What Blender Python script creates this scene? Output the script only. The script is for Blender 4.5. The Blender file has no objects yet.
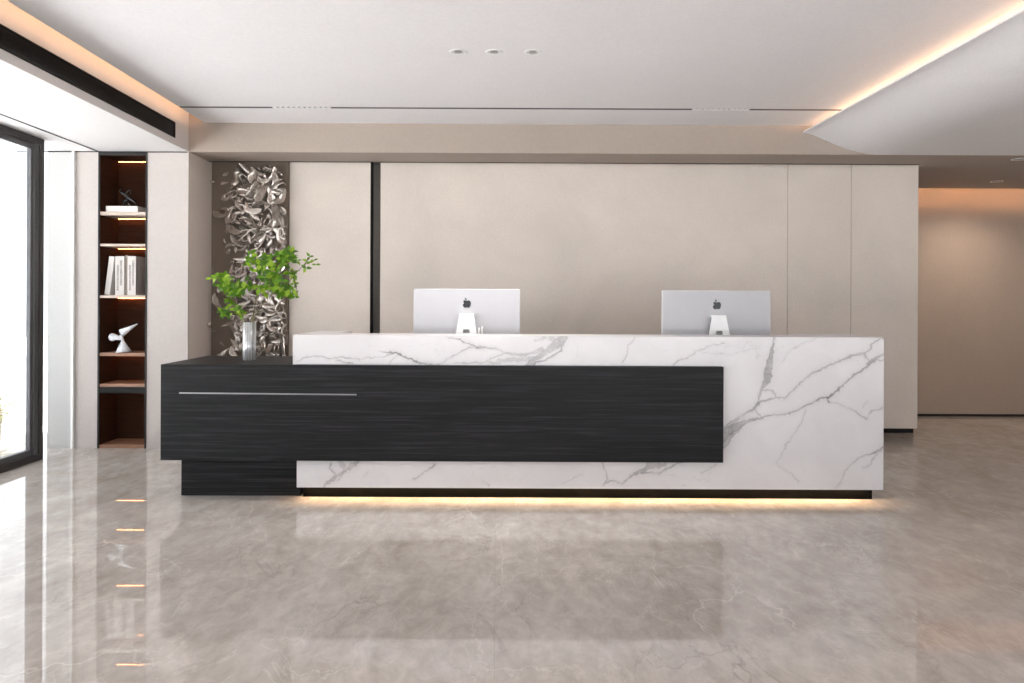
import bpy, bmesh, math, random
import numpy as np
from mathutils import Vector, Matrix, Euler

S = bpy.context.scene
C = S.collection
PI = math.pi
random.seed(7)

# ------------------------------------------------------------------ camera
cam_d = bpy.data.cameras.new('camera')
cam = bpy.data.objects.new('camera', cam_d); C.objects.link(cam)
cam.location = (0, 0, 1.32)
cam.rotation_euler = (PI/2, math.radians(-0.26), 0)
cam_d.sensor_width = 36; cam_d.lens = 740/1024*36
cam_d.shift_x = 16/1024; cam_d.shift_y = -38.8/1024
cam_d.clip_start = 0.05
S.camera = cam

# ------------------------------------------------------------------ world
w = bpy.data.worlds.new('overcast_sky'); S.world = w; w.use_nodes = True
wn = w.node_tree.nodes; bg = wn['Background']
bg.inputs[0].default_value = (0.93, 0.955, 1.0, 1); bg.inputs[1].default_value = 2.6
sun_d = bpy.data.lights.new('sun', 'SUN'); sun_d.energy = 45; sun_d.angle = math.radians(2); sun_d.color = (.985, .975, 1)
sun = bpy.data.objects.new('sun', sun_d); C.objects.link(sun); sun.rotation_euler = Vector((-.42, -.30, -1)).to_track_quat('-Z', 'Y').to_euler(); sun.location = (6, 6, 12)

def portal(name, loc, rot, sx, sy):
    l = bpy.data.lights.new(name, 'AREA'); l.shape = 'RECTANGLE'; l.size = sx; l.size_y = sy
    o = bpy.data.objects.new(name, l); C.objects.link(o); o.location = loc; o.rotation_euler = rot
    l.cycles.is_portal = True
    return o
portal('daylight_window_side', (-3.80, 1.0, 1.32), (PI/2, 0, -PI/2), 10.6, 2.62)
portal('daylight_added_front', (2.3, -4.02, 1.42), (PI/2, 0, 0), 8.0, 2.8).rotation_euler = (-PI/2, 0, PI)  # light portal for the added front glazing
S.view_settings.view_transform = 'Standard'; S.view_settings.look = 'None'
S.view_settings.gamma = 1; S.view_settings.use_curve_mapping = False
S.view_settings.exposure = 0.0
S.cycles.use_adaptive_sampling = False
S.cycles.use_guiding = True

# ------------------------------------------------------------------ materials
def lin(c):
    return tuple((v/12.92 if v <= .04045 else ((v+.055)/1.055)**2.4) for v in [x/255 for x in c]) + (1,)

class NT:
    def __init__(s, name):
        s.m = bpy.data.materials.new(name); s.m.use_nodes = True
        s.t = s.m.node_tree; s.b = s.t.nodes['Principled BSDF']
    def n(s, k, **kw):
        x = s.t.nodes.new(k)
        for a, v in kw.items(): setattr(x, a, v)
        return x
    def l(s, a, b): s.t.links.new(a, b)
    def coord(s, scale=(1,1,1), rot=(0,0,0)):
        tc = s.n('ShaderNodeTexCoord'); mp = s.n('ShaderNodeMapping')
        mp.inputs['Scale'].default_value = scale; mp.inputs['Rotation'].default_value = rot
        s.l(tc.outputs['Object'], mp.inputs['Vector']); return mp.outputs[0]
    def noise(s, vec, scale, detail=4, rough=.5, dist=0):
        x = s.n('ShaderNodeTexNoise'); x.inputs['Scale'].default_value = scale
        x.inputs['Detail'].default_value = detail; x.inputs['Roughness'].default_value = rough
        x.inputs['Distortion'].default_value = dist
        s.l(vec, x.inputs['Vector']); return x.outputs['Fac']
    def ramp(s, fac, stops):
        r = s.n('ShaderNodeValToRGB'); e = r.color_ramp.elements
        e[0].position, e[0].color = stops[0]; e[1].position, e[1].color = stops[-1]
        for p, c in stops[1:-1]:
            q = e.new(p); q.color = c
        s.l(fac, r.inputs[0]); return r.outputs[0]
    def mix(s, fac, a, b, mode='MIX'):
        x = s.n('ShaderNodeMix'); x.data_type = 'RGBA'; x.blend_type = mode
        for sock, v in ((x.inputs[0], fac), (x.inputs[6], a), (x.inputs[7], b)):
            if hasattr(v, 'links'): s.l(v, sock)
            else: sock.default_value = v
        return x.outputs[2]
    def bump(s, h, strength=.1, dist=.01):
        x = s.n('ShaderNodeBump'); x.inputs['Strength'].default_value = strength
        x.inputs['Distance'].default_value = dist; s.l(h, x.inputs['Height'])
        s.l(x.outputs[0], s.b.inputs['Normal'])
    def set(s, **kw):
        for k, v in kw.items(): s.b.inputs[k.replace('_', ' ')].default_value = v

def plain(name, c, rough=.5, metal=0, var=.04, scale=(6,6,6), ns=3, bump=0):
    m = NT(name); v = m.coord(scale); f = m.noise(v, ns)
    c = lin(c); lo = tuple(x*(1-var) for x in c[:3])+(1,); hi = tuple(min(1, x*(1+var)) for x in c[:3])+(1,)
    m.l(m.ramp(f, [(.3, lo), (.7, hi)]), m.b.inputs['Base Color'])
    m.set(Roughness=rough, Metallic=metal)
    if bump: m.bump(f, bump)
    return m.m

def plaster(name, c, var=.05, rough=.75):
    m = NT(name); v = m.coord()
    big = m.noise(v, 1.1, 5, .6, .4); fine = m.noise(v, 55, 3, .6)
    c = lin(c); lo = tuple(x*(1-var) for x in c[:3])+(1,); hi = tuple(min(1, x*(1+var)) for x in c[:3])+(1,)
    col = m.ramp(big, [(.3, lo), (.7, hi)])
    col = m.mix(.22, col, m.ramp(fine, [(.35, tuple(x*.8 for x in c[:3])+(1,)), (.65, hi)]))
    m.l(col, m.b.inputs['Base Color']); m.set(Roughness=rough); m.bump(fine, .08, .003)
    return m.m

def emit(name, c, s):
    m = NT(name); v = m.coord((1,1,1)); f = m.noise(v, 3)
    c = lin(c)
    m.l(m.ramp(f, [(.2, c), (.8, c)]), m.b.inputs['Emission Color'])
    m.set(Emission_Strength=s, Roughness=.6); m.b.inputs['Base Color'].default_value = c
    return m.m

M = {}
M['ceiling'] = plaster('white_ceiling_paint', (233, 230, 231), .02)
M['soffit'] = plaster('white_soffit_paint', (212, 209, 208), .02)
M['wall'] = plaster('beige_plaster', (217, 206, 196), .09)
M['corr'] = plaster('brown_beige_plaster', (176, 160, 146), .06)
M['pale'] = plaster('beige_plaster_dimmed', (192, 184, 179), .04)  # wall plaster darkened to hold back the strong window light
M['outer'] = plaster('outer_paint_dimmed', (174, 173, 171), .03)  # recess paint greyed to hold down the outdoor light
M['ret'] = plaster('beige_plaster_lightened', (226, 214, 205), .05)  # same plaster lightened to lift the pier return out of its shade
M['beam'] = plaster('beige_plaster_shaded', (164, 151, 141), .05)  # wall plaster with the bulkhead's shade put into the colour
M['joint'] = plain('brown_joint', (168, 153, 140), .8)
M['black'] = plain('black_metal', (14, 14, 14), .55, 0, .1)
mt = NT('dead_black_plinth'); mt.l(mt.ramp(mt.noise(mt.coord(), 4), [(.3, lin((6,6,6))), (.7, lin((9,9,9)))]), mt.b.inputs['Base Color']); mt.set(Roughness=.95); mt.b.inputs['Specular IOR Level'].default_value = .05; M['toe'] = mt.m
M['gap'] = plain('matt_black_joint', (12, 12, 12), .8)
M['slotgrey'] = plain('grey_slot', (70, 70, 67), .7)
M['frame'] = plain('dark_window_aluminium', (58, 56, 56), .5, .1, .06)
M['frame2'] = plain('grey_window_aluminium', (92, 92, 94), .5, .1, .06)
M['recess'] = plain('dark_grey_recess', (118, 113, 107), .6)
M['white'] = plain('white_paint', (238, 238, 236), .5, 0, .01)
M['chrome'] = plain('brushed_steel', (150, 150, 150), .3, 1, .03)
M['alu'] = plain('silver_aluminium', (188, 187, 191), .5, .1, .01)
M['alu2'] = plain('pale_aluminium_edge', (240, 240, 240), .4, 0, .01)
M['screen'] = plain('black_glass_screen', (10, 10, 12), .1)
M['shelfwood'] = plain('dark_brown_veneer', (62, 38, 26), .8, 0, .2, (3, 3, 40), 2)
M['shelfwood'].node_tree.nodes['Principled BSDF'].inputs['Specular IOR Level'].default_value = .1
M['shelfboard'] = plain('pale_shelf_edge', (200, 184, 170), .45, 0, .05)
M['shelflit'] = plain('warm_lit_shelf_top', (150, 112, 88), .45, 0, .08)  # amber light on the lower shelf tops put into the colour
M['led_floor'] = emit('warm_led_floor', (255, 216, 168), 190)
M['led_left'] = emit('warm_led_cove_left', (255, 205, 160), 9)
M['led_right'] = emit('warm_led_cove_right', (255, 208, 165), 58)
M['led_corr'] = emit('amber_led_slot', (255, 188, 130), 26)
M['led_shelf'] = emit('amber_led_shelf', (255, 160, 98), 20)
M['lamp'] = plain('frosted_lens', (235, 235, 232), .4)
M['page'] = plain('page_paper', (236, 232, 226), .8, 0, .03, (1, 1, 120), 3)
M['cover'] = plain('white_book_cover', (214, 208, 203), .5, 0, .02)
M['covergrey'] = plain('grey_brown_book_cover', (140, 128, 118), .6)
M['print'] = plain('grey_spine_print', (168, 162, 158), .6, 0, .3, (12, 12, 12), 4)
M['sheet'] = plain('white_sheet_metal', (225, 226, 230), .35, 0, .02)
M['hollow_shade'] = plain('charcoal_hollow_shade', (45, 47, 50), .5)  # dark colour standing in for the shade inside the bird's wing
M['stem'] = plain('brown_green_stem', (96, 92, 52), .6)
M['stone'] = plain('pale_terrace_paving', (214, 214, 212), .8)
M['bark'] = plain('bark', (190, 180, 160), .8)

M['lens'] = plain('grey_lens', (150, 148, 146), .3)
m = NT('green_leaf'); v = m.coord()
gi = m.n('ShaderNodeNewGeometry'); m.l(m.ramp(gi.outputs['Random Per Island'], [(.0, lin((40, 80, 6))), (.5, lin((92, 138, 16))), (1, lin((168, 196, 56)))]), m.b.inputs['Base Color'])
m.set(Roughness=.45); m.b.inputs['Transmission Weight'].default_value = 0
tr = m.n('ShaderNodeBsdfTranslucent'); tr.inputs[0].default_value = lin((110, 160, 20)); mx = m.n('ShaderNodeMixShader'); mx.inputs[0].default_value = .35
m.l(m.b.outputs[0], mx.inputs[1]); m.l(tr.outputs[0], mx.inputs[2]); m.l(mx.outputs[0], m.t.nodes['Material Output'].inputs[0])
M['leaf'] = m.m
M['shrub'] = plain('pale_green_foliage', (214, 212, 176), .7, 0, .2)

# architectural glass: clear with a faint mirror
m = NT('clear_glass'); tp = m.n('ShaderNodeBsdfTransparent'); gl = m.n('ShaderNodeBsdfGlossy'); gl.inputs['Roughness'].default_value = .02
lw = m.n('ShaderNodeLayerWeight'); lw.inputs[0].default_value = .5; pw = m.n('ShaderNodeMath', operation='POWER'); pw.inputs[1].default_value = 5
m.l(lw.outputs['Facing'], pw.inputs[0]); fr = m.n('ShaderNodeMath', operation='MULTIPLY_ADD'); m.l(pw.outputs[0], fr.inputs[0]); fr.inputs[1].default_value = .5; fr.inputs[2].default_value = .03
mx = m.n('ShaderNodeMixShader')
tp.inputs[0].default_value = (.97, .98, .98, 1)
m.l(fr.outputs[0], mx.inputs[0]); m.l(tp.outputs[0], mx.inputs[1]); m.l(gl.outputs[0], mx.inputs[2])
m.l(mx.outputs[0], m.t.nodes['Material Output'].inputs[0]); M['glass'] = m.m

m = NT('ribbed_mirror_vase'); v = m.coord((90, 90, 2)); f = m.noise(v, 1, 2)
m.l(m.ramp(f, [(.3, lin((150, 150, 150))), (.7, lin((225, 225, 225)))]), m.b.inputs['Base Color'])
m.set(Roughness=.22, Metallic=.4); M['vase'] = m.m

# black brushed wood
m = NT('black_stained_oak'); v = m.coord((1.2, 1.2, 60)); f = m.noise(v, 1.6, 8, .65, .3)
v2 = m.coord((.6, .6, 9)); f2 = m.noise(v2, 1.5, 3)
col = m.ramp(f, [(.3, lin((3, 3, 4))), (.5, lin((21, 21, 22))), (.74, lin((62, 62, 65)))])
col = m.mix(.35, col, m.ramp(f2, [(.3, lin((10, 10, 11))), (.7, lin((34, 34, 36)))]))
m.l(col, m.b.inputs['Base Color']); m.set(Roughness=.45); m.b.inputs['Specular IOR Level'].default_value = .2; m.bump(f, .15, .002)
M['oak'] = m.m

# relief metal
m = NT('satin_taupe_metal'); v = m.coord(); f = m.noise(v, 5, 3)
m.l(m.ramp(f, [(.3, lin((168, 158, 149))), (.7, lin((205, 197, 190)))]), m.b.inputs['Base Color'])
m.set(Roughness=.27, Metallic=.85); M['relief'] = m.m
M['reliefback'] = plaster('taupe_relief_backing', (112, 98, 86), .08)

# polished stone floor
m = NT('polished_beige_marble_floor')
tc = m.coord((1.0, .62, 1), (0, 0, .5)); wv = m.coord((1.15, .6, 1), (0, 0, -.45))
cloud = m.noise(tc, 1.5, 9, .64, .5); cloud2 = m.noise(wv, 3.2, 10, .7, .8)
col = m.ramp(cloud, [(.3, lin((166, 156, 147))), (.48, lin((190, 181, 173))), (.7, lin((214, 206, 199)))])
col = m.mix(.45, col, m.ramp(cloud2, [(.3, lin((150, 139, 128))), (.5, lin((190, 181, 173))), (.7, lin((224, 217, 211)))]))
def ridge(vec, scale, dist, wdt, detail=6, rough=.55):
    n = m.noise(vec, scale, detail, rough, dist)
    a = m.n('ShaderNodeMath', operation='SUBTRACT'); m.l(n, a.inputs[0]); a.inputs[1].default_value = .5
    b = m.n('ShaderNodeMath', operation='ABSOLUTE'); m.l(a.outputs[0], b.inputs[0])
    return m.ramp(b.outputs[0], [(0, (1,1,1,1)), (wdt, (0,0,0,1))])
lv = ridge(wv, 2.4, .8, .010, 8, .6); dv = ridge(tc, 1.6, 1.0, .007, 8, .6)
msk = m.ramp(m.noise(tc, 1.7, 2), [(.45, (0,0,0,1)), (.6, (1,1,1,1))])
msk2 = m.ramp(m.noise(wv, 1.4, 2), [(.48, (0,0,0,1)), (.62, (1,1,1,1))])
lv = m.mix(1, lv, msk, 'MULTIPLY'); dv = m.mix(1, dv, msk2, 'MULTIPLY')
sc = m.n('ShaderNodeMath', operation='MULTIPLY'); m.l(lv, sc.inputs[0]); sc.inputs[1].default_value = .38
col = m.mix(sc.outputs[0], col, lin((240, 235, 230)))
sc = m.n('ShaderNodeMath', operation='MULTIPLY'); m.l(dv, sc.inputs[0]); sc.inputs[1].default_value = .4
col = m.mix(sc.outputs[0], col, lin((118, 104, 92)))
fine = m.noise(wv, 11, 8, .7, .4)
col = m.mix(.22, col, m.ramp(fine, [(.32, lin((138, 124, 112))), (.5, lin((190, 181, 173))), (.68, lin((236, 230, 225)))]))
wn_ = m.n('ShaderNodeTexNoise'); wn_.inputs['Scale'].default_value = 2.2; wn_.inputs['Detail'].default_value = 6; m.l(tc, wn_.inputs['Vector'])
wa = m.n('ShaderNodeVectorMath', operation='MULTIPLY_ADD'); m.l(wn_.outputs['Color'], wa.inputs[0]); wa.inputs[1].default_value = (.9, .9, .9); m.l(wv, wa.inputs[2])
def crack(scale, wdt, keep, tone, amt):
    global col
    vo = m.n('ShaderNodeTexVoronoi'); vo.feature = 'DISTANCE_TO_EDGE'; vo.inputs['Scale'].default_value = scale; m.l(wa.outputs[0], vo.inputs['Vector'])
    c1 = m.ramp(vo.outputs['Distance'], [(0, (1, 1, 1, 1)), (wdt, (0, 0, 0, 1))])
    c2 = m.ramp(m.noise(wv, scale*.9, 3), [(keep, (0, 0, 0, 1)), (keep+.14, (1, 1, 1, 1))])
    c3 = m.mix(1, c1, c2, 'MULTIPLY')
    q_ = m.n('ShaderNodeMath', operation='MULTIPLY'); m.l(c3, q_.inputs[0]); q_.inputs[1].default_value = amt
    col = m.mix(q_.outputs[0], col, lin(tone))
crack(1.3, .010, .47, (238, 232, 226), .45); crack(2.6, .010, .50, (232, 226, 220), .35); crack(.8, .005, .52, (110, 97, 84), .45)
br = m.n('ShaderNodeTexBrick'); m.l(m.coord(), br.inputs['Vector']); br.offset = 0
for k, v_ in (('Scale', 1), ('Brick Width', 2.4), ('Row Height', 1.2), ('Mortar Size', .0015), ('Mortar Smooth', .4)): br.inputs[k].default_value = v_
br.inputs['Color1'].default_value = (1,1,1,1); br.inputs['Color2'].default_value = (.98,.98,.98,1); br.inputs['Mortar'].default_value = (.86,.85,.84,1)
col = m.mix(1, col, br.outputs['Color'], 'MULTIPLY')
m.l(col, m.b.inputs['Base Color']); m.set(Roughness=.008, IOR=1.55); M['floor'] = m.m

# white veined marble: vein map painted per vertex on the slab
m = NT('white_veined_marble'); at = m.n('ShaderNodeAttribute'); at.attribute_name = 'vein'
v = m.coord(); f = m.noise(v, 3.5, 6, .6, .6)
col = m.mix(1, at.outputs['Color'], m.ramp(f, [(.3, (.93, .925, .93, 1)), (.65, (1, 1, 1, 1))]), 'MULTIPLY')
m.l(col, m.b.inputs['Base Color']); m.set(Roughness=.28); M['marble'] = m.m

# ------------------------------------------------------------------ helpers
def box(bm, x0, x1, y0, y1, z0, z1):
    vs = [bm.verts.new(p) for p in ((x0,y0,z0),(x1,y0,z0),(x1,y1,z0),(x0,y1,z0),(x0,y0,z1),(x1,y0,z1),(x1,y1,z1),(x0,y1,z1))]
    for f in ((0,3,2,1),(4,5,6,7),(0,1,5,4),(1,2,6,5),(2,3,7,6),(3,0,4,7)):
        bm.faces.new([vs[i] for i in f])
    return vs

def obj(name, bm, mat, parent=None, bevel=0, smooth=False):
    me = bpy.data.meshes.new(name); bm.normal_update(); bm.to_mesh(me); bm.free()
    if mat: me.materials.append(mat)
    o = bpy.data.objects.new(name, me); C.objects.link(o)
    if parent:
        o.parent = parent
        q = parent; L = Vector((0,0,0))
        while q: L += q.location; q = q.parent
        o.location = -L
    if smooth:
        for p in me.polygons: p.use_smooth = True
    if bevel:
        b = o.modifiers.new('bevel', 'BEVEL'); b.width = bevel; b.segments = 2; b.limit_method = 'ANGLE'
    return o

def bx(name, dims, mat, parent=None, bevel=0):
    bm = bmesh.new()
    for d in (dims if isinstance(dims[0], (tuple, list)) else [dims]): box(bm, *d)
    return obj(name, bm, mat, parent, bevel)

def struct(o): o['kind'] = 'structure'; return o

def thing(name, label, cat, loc, group=None):
    o = bpy.data.objects.new(name, None); C.objects.link(o); o.location = loc
    o.empty_display_size = .1
    return tag(o, label, cat, group)

def tag(o, label, cat, group=None):
    o['label'] = label; o['category'] = cat
    if group: o['group'] = group
    return o

def lathe(bm, prof, cx, cy, seg=32):
    rings = []
    for r, z in prof:
        rings.append([bm.verts.new((cx+r*math.cos(2*PI*i/seg), cy+r*math.sin(2*PI*i/seg), z)) for i in range(seg)])
    for a, b in zip(rings, rings[1:]):
        for i in range(seg):
            bm.faces.new((a[i], a[(i+1)%seg], b[(i+1)%seg], b[i]))
    return rings

def tube(bm, pts, radii, seg=8):
    pts = [Vector(p) for p in pts]; rings = []
    for i, p in enumerate(pts):
        t = (pts[min(i+1, len(pts)-1)] - pts[max(i-1, 0)]).normalized()
        a = t.orthogonal().normalized() if i == 0 else (a - t*a.dot(t)).normalized()
        b = t.cross(a); r = radii[i] if isinstance(radii, (list, tuple)) else radii
        rings.append([bm.verts.new(p + a*r*math.cos(2*PI*k/seg) + b*r*math.sin(2*PI*k/seg)) for k in range(seg)])
    for r0, r1 in zip(rings, rings[1:]):
        for k in range(seg): bm.faces.new((r0[k], r0[(k+1)%seg], r1[(k+1)%seg], r1[k]))
    bm.faces.new(rings[0][::-1]); bm.faces.new(rings[-1])

def extrude_poly(bm, pts2, f0, f1):
    """pts2 polygon; f0 / f1 map a 2-D point to 3-D for the two ends"""
    a = [bm.verts.new(f0(p)) for p in pts2]; b = [bm.verts.new(f1(p)) for p in pts2]
    n = len(pts2)
    bm.faces.new(a); bm.faces.new(b[::-1])
    for i in range(n): bm.faces.new((a[i], b[i], b[(i+1)%n], a[(i+1)%n]))
    bmesh.ops.recalc_face_normals(bm, faces=bm.faces)

# ================================================================== ROOM
YB = -4.0            # unseen front behind the camera, glazing added for its light
SH = 6.63            # plane of the pier, shelf wall and bulkhead face
PW = 7.20            # plane of the cladding panels
XW = -3.77           # window plane
CZ = 2.92; LZ = 2.66
struct(bx('floor', (-4.35, 7.0, YB, 9.2, -.12, 0), M['floor']))
# exterior terrace
struct(bx('trim_shadow_line0', (-40, 20, -40, 30, -.32, -.14), M['stone']))

# main ceiling with linear slot and openings
SL0, SL1 = 6.075, 6.122
lx0, lx1, rx0, rx1 = -1.85, -1.365, 1.61, 2.09
segs = []
struct(bx('ceiling', [(-2.616, 3.45, YB, SL0, CZ, CZ+.02), (-2.616, 3.45, SL1, SH, CZ, CZ+.02)], M['ceiling']))
struct(bx('trim_1', [(-2.616, lx0, SL0, SL1, CZ+.001, CZ+.02), (lx1, rx0, SL0, SL1, CZ+.001, CZ+.02), (rx1, 3.45, SL0, SL1, CZ+.001, CZ+.02)], M['slotgrey']))
struct(bx('ceiling_upper', (-4.3, 7.0, YB, 9.2, 3.16, 3.26), M['ceiling']))
# left dropped soffit
face = bmesh.new()
GY0, GY1, GZ0, GZ1 = -3.6, 6.35, 2.72, 2.856
XS = -2.76
box(face, XS-.02, XS, YB, SH, LZ, GZ0); box(face, XS-.02, XS, YB, SH, GZ1, 3.16)
box(face, XS-.02, XS, GY1, SH, GZ0, GZ1); box(face, XS-.02, XS, YB, GY0, GZ0, GZ1)
struct(obj('ceiling_soffit_face', face, M['soffit']))
struct(bx('ceiling_soffit', [(-3.562, XS-.02, YB, SH, LZ, LZ+.03), (XW-.005, -3.572, YB, SH, LZ, LZ+.03)], M['soffit']))
struct(bx('trim_7', (-4.02, XW-.005, YB, SH, LZ+.001, LZ+.03), M['outer']))
struct(bx('trim_2', (-3.576, -3.558, YB, SH, LZ-.004, LZ+.012), M['black']))
# bulkhead over the counter wall
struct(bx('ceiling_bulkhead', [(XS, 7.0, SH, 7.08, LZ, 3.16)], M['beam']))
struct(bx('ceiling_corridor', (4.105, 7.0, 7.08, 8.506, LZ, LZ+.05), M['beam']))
struct(bx('ceiling_niche', (XS, 4.105, 7.08, 7.66, LZ+.06, LZ+.09), M['wall']))
struct(bx('trim_shadow_line', (XS+.01, 4.03, 7.066, 7.082, LZ-.004, LZ+.05), M['gap']))  # black strip drawing the shadow line above the panels
# curved lip soffit on the right
def bez(P, n):
    return [tuple(sum(c*p[k] for c, p in zip(((1-t)**3, 3*t*(1-t)**2, 3*t*t*(1-t), t**3), P)) for k in (0, 1)) for t in [i/n for i in range(n+1)]]
low = bez([(2.742, 2.852), (2.93, 2.845), (3.05, 2.650), (3.56, LZ)], 28)
prof = low + [(7.0, LZ)]
top = [(7.0, LZ+.03)] + [(x+.006, z+.017) for x, z in low[::-1]]
bm = bmesh.new(); extrude_poly(bm, prof+top, lambda p: (p[0], YB, p[1]), lambda p: (p[0], SH, p[1]))
struct(obj('ceiling_curve', bm, M['ceiling']))
struct(bx('ceiling_cove_end', (3.45, 3.48, YB, SH, LZ+.03, 3.16), M['ceiling']))
# cove enclosures
struct(bx('trim_4', (-2.50, -2.48, YB, SH, CZ+.02, 3.16), M['ceiling']))
# right wall, corridor wall
struct(bx('wall_right', (7.0, 7.15, YB, 9.2, 0, 3.26), M['wall']))
struct(bx('sun_leak_wall', (4.20, 4.28, 7.75, 8.76, 0, 3.16), M['corr']))  # unseen wall added to stop sun leaking in behind the core
struct(bx('wall_corridor', (3.2, 7.0, 8.76, 8.90, 0, 3.16), M['corr']))
struct(bx('baseboard_corridor', (4.3, 7.0, 8.748, 8.76, .0, .028), M['black']))
struct(bx('wall_back_core', (-4.3, 4.30, 7.63, 7.75, .0, 3.16), M['wall']))
struct(bx('baseboard_back', (-2.0, 4.30, 7.615, 7.63, 0, .15), M['gap']))
# clad back wall: panels hang clear of the floor
wb = bpy.data.objects.new('wall_back', None); C.objects.link(wb); struct(wb)
PB = .114; PT = 2.70
for i, (a, b) in enumerate(((-2.014, -1.226), (-1.128, 2.832), (2.838, 3.450), (3.456, 4.105))):
    bx('wall_panel', (a, b, PW, PW+.12, PB, PT), M['wall'], wb, .0015)
bx('recess_strip', (-1.222, -1.128, PW+.15, PW+.17, PB, PT), M['recess'], wb)
bx('recess_side', (-1.226, -1.222, PW+.002, PW+.17, PB, PT), M['gap'], wb)
bx('joint_backing', [(2.8322, 2.8378, PW+.0035, PW+.115, PB, PT), (3.4502, 3.4558, PW+.0035, PW+.115, PB, PT)], M['joint'], wb)
# left pier with return, shelf wall
SX0, SX1 = -3.566, -3.127
struct(bx('wall_pier', [(SX1, XS, SH, SH+.02, 0, 3.16)], M['pale']))
struct(bx('wall_pier_return', [(SX1, XS, SH+.02, PW+.43, 0, 3.16)], M['ret']))
struct(bx('wall_left_end', [(XW, SX0, SH, SH+.5, 0, 3.16)], M['pale']))
struct(bx('wall_outer_end', [(-4.02, XW, SH+.004, SH+.5, 0, 3.16)], M['outer']))
struct(bx('wall_shelf_header', (SX0, SX1, SH, SH+.5, LZ, 3.16), M['pale']))
struct(bx('trim_5', (-4.3, XS-.01, SH-.004, SH, LZ-.008, LZ), M['gap']))

# ------------------------------------------------------------------ windows
def window_side():
    r = bpy.data.objects.new('window_1', None); C.objects.link(r); struct(r)
    y_end = 6.17; X = XW
    bx('window_frame', [(X-.10, X, YB, y_end, LZ-.055, LZ+.001), (X-.10, X, YB, y_end, .001, .055)], M['frame'], r, .002)
    yy = 5.98
    bx('window_post', [(X-.10, X, 6.115, y_end, .05, LZ-.05)], M['frame'], r, .002)
    bx('window_post', [(X-.06, X-.012, 6.065, 6.115, .05, LZ-.05)], M['frame2'], r, .002)
    ys = [6.065, 4.2, 2.3, .4, -1.5, -3.4]
    for a, b in zip(ys, ys[1:]):
        sash = [(X-.08, X-.03, b, a, .055, .10), (X-.08, X-.03, b, a, LZ-.10, LZ-.055),
                (X-.06, X-.025, a-.035, a, .10, LZ-.10), (X-.06, X-.025, b, b+.035, .10, LZ-.10)]
        s = bx('sash', sash, M['frame2'], r, .002)
        bx('pane', (X-.048, X-.042, b+.035, a-.035, .10, LZ-.10), M['glass'], s)
window_side()
# glazed recess between the end post and the shelf wall
r = bpy.data.objects.new('window_2', None); C.objects.link(r); struct(r)
bx('pane', (XW-.02, XW-.012, 6.175, SH-.03, .012, LZ-.01), M['glass'], r)
bx('edge_profile', (XW-.020, XW, SH-.03, SH-.002, .0, LZ-.004), M['white'], r, .002)
# unseen front glazing, added and set to the right to even the light
r = bpy.data.objects.new('added_front_glazing', None); C.objects.link(r); struct(r)
for i in range(9):
    x = -1.7+i*1.0
    bx('window_post', (x, x+.06, YB-.06, YB, 0, 2.9), M['frame'], r)
    if i < 8: bx('pane', (x+.06, x+1.0, YB-.034, YB-.028, .06, 2.85), M['glass'], r)
bx('window_frame', [(-1.7, 6.36, YB-.06, YB, 0, .06), (-1.7, 6.36, YB-.06, YB, 2.84, 2.9)], M['frame'], r)
struct(bx('wall_front', [(6.36, 7.15, YB-.15, YB, 0, 3.26), (-4.3, 6.36, YB-.15, YB, 2.9, 3.26), (-4.3, -1.7, YB-.15, YB, 0, 3.0)], M['pale']))

# ------------------------------------------------------------------ coves and lamps
def led(name, dims, mat, label, cat='led strip'):
    o = bx(name, dims, mat); tag(o, label, cat); return o
led('led_strip', (-2.56, -2.545, YB+.05, SH-.05, CZ+.03, CZ+.055), M['led_left'], 'warm LED strip hidden in the left ceiling cove above the air grille')
led('led_strip', (3.07, 3.085, YB+.05, SH-.12, 2.835, 2.85), M['led_right'], 'warm LED strip hidden behind the curved ceiling lip on the right')
led('led_strip', (4.3, 6.98, 8.44, 8.46, LZ+.105, LZ+.12), M['led_corr'], 'amber LED strip in the ceiling slot along the corridor wall')

g = thing('air_grille', 'long black slatted air grille in the side of the left ceiling soffit', 'vent', (XS, 1.5, GZ0))
bx('backing', (XS-.10, XS-.09, GY0, GY1, GZ0, GZ1), M['gap'], g)
bx('frame', [(XS-.02, XS+.003, GY0, GY1, GZ0, GZ0+.008), (XS-.02, XS+.003, GY0, GY1, GZ1-.008, GZ1), (XS-.02, XS+.003, GY1-.008, GY1, GZ0+.008, GZ1-.008)], M['gap'], g)
for k in range(8):
    z = GZ0+.018+k*.0145
    bx('slat', (XS-.025, XS-.002, GY0, GY1-.008, z, z+.0035), M['black'], g)

for nm, a, b, pos in (('left', lx0, lx1, 'left'), ('right', rx0, rx1, 'right')):
    g = thing('slot_diffuser', f'short white perforated diffuser in the thin ceiling slot, {pos} one of two', 'diffuser', (a, 6.05, CZ), 'perforated diffusers in the ceiling slot')
    bx('plate', (a, b, SL0, SL1, CZ+.010, CZ+.0199), M['slotgrey'], g)
    n = 11; st = (b-a)/n
    bars = [(a+k*st+(.012 if k else 0), a+(k+1)*st-.012, SL0+.001, SL1-.001, CZ+.001, CZ+.010) for k in range(n)]
    for bb in bars: 
        bx('louvre', bb, M['white'], g)

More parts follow.
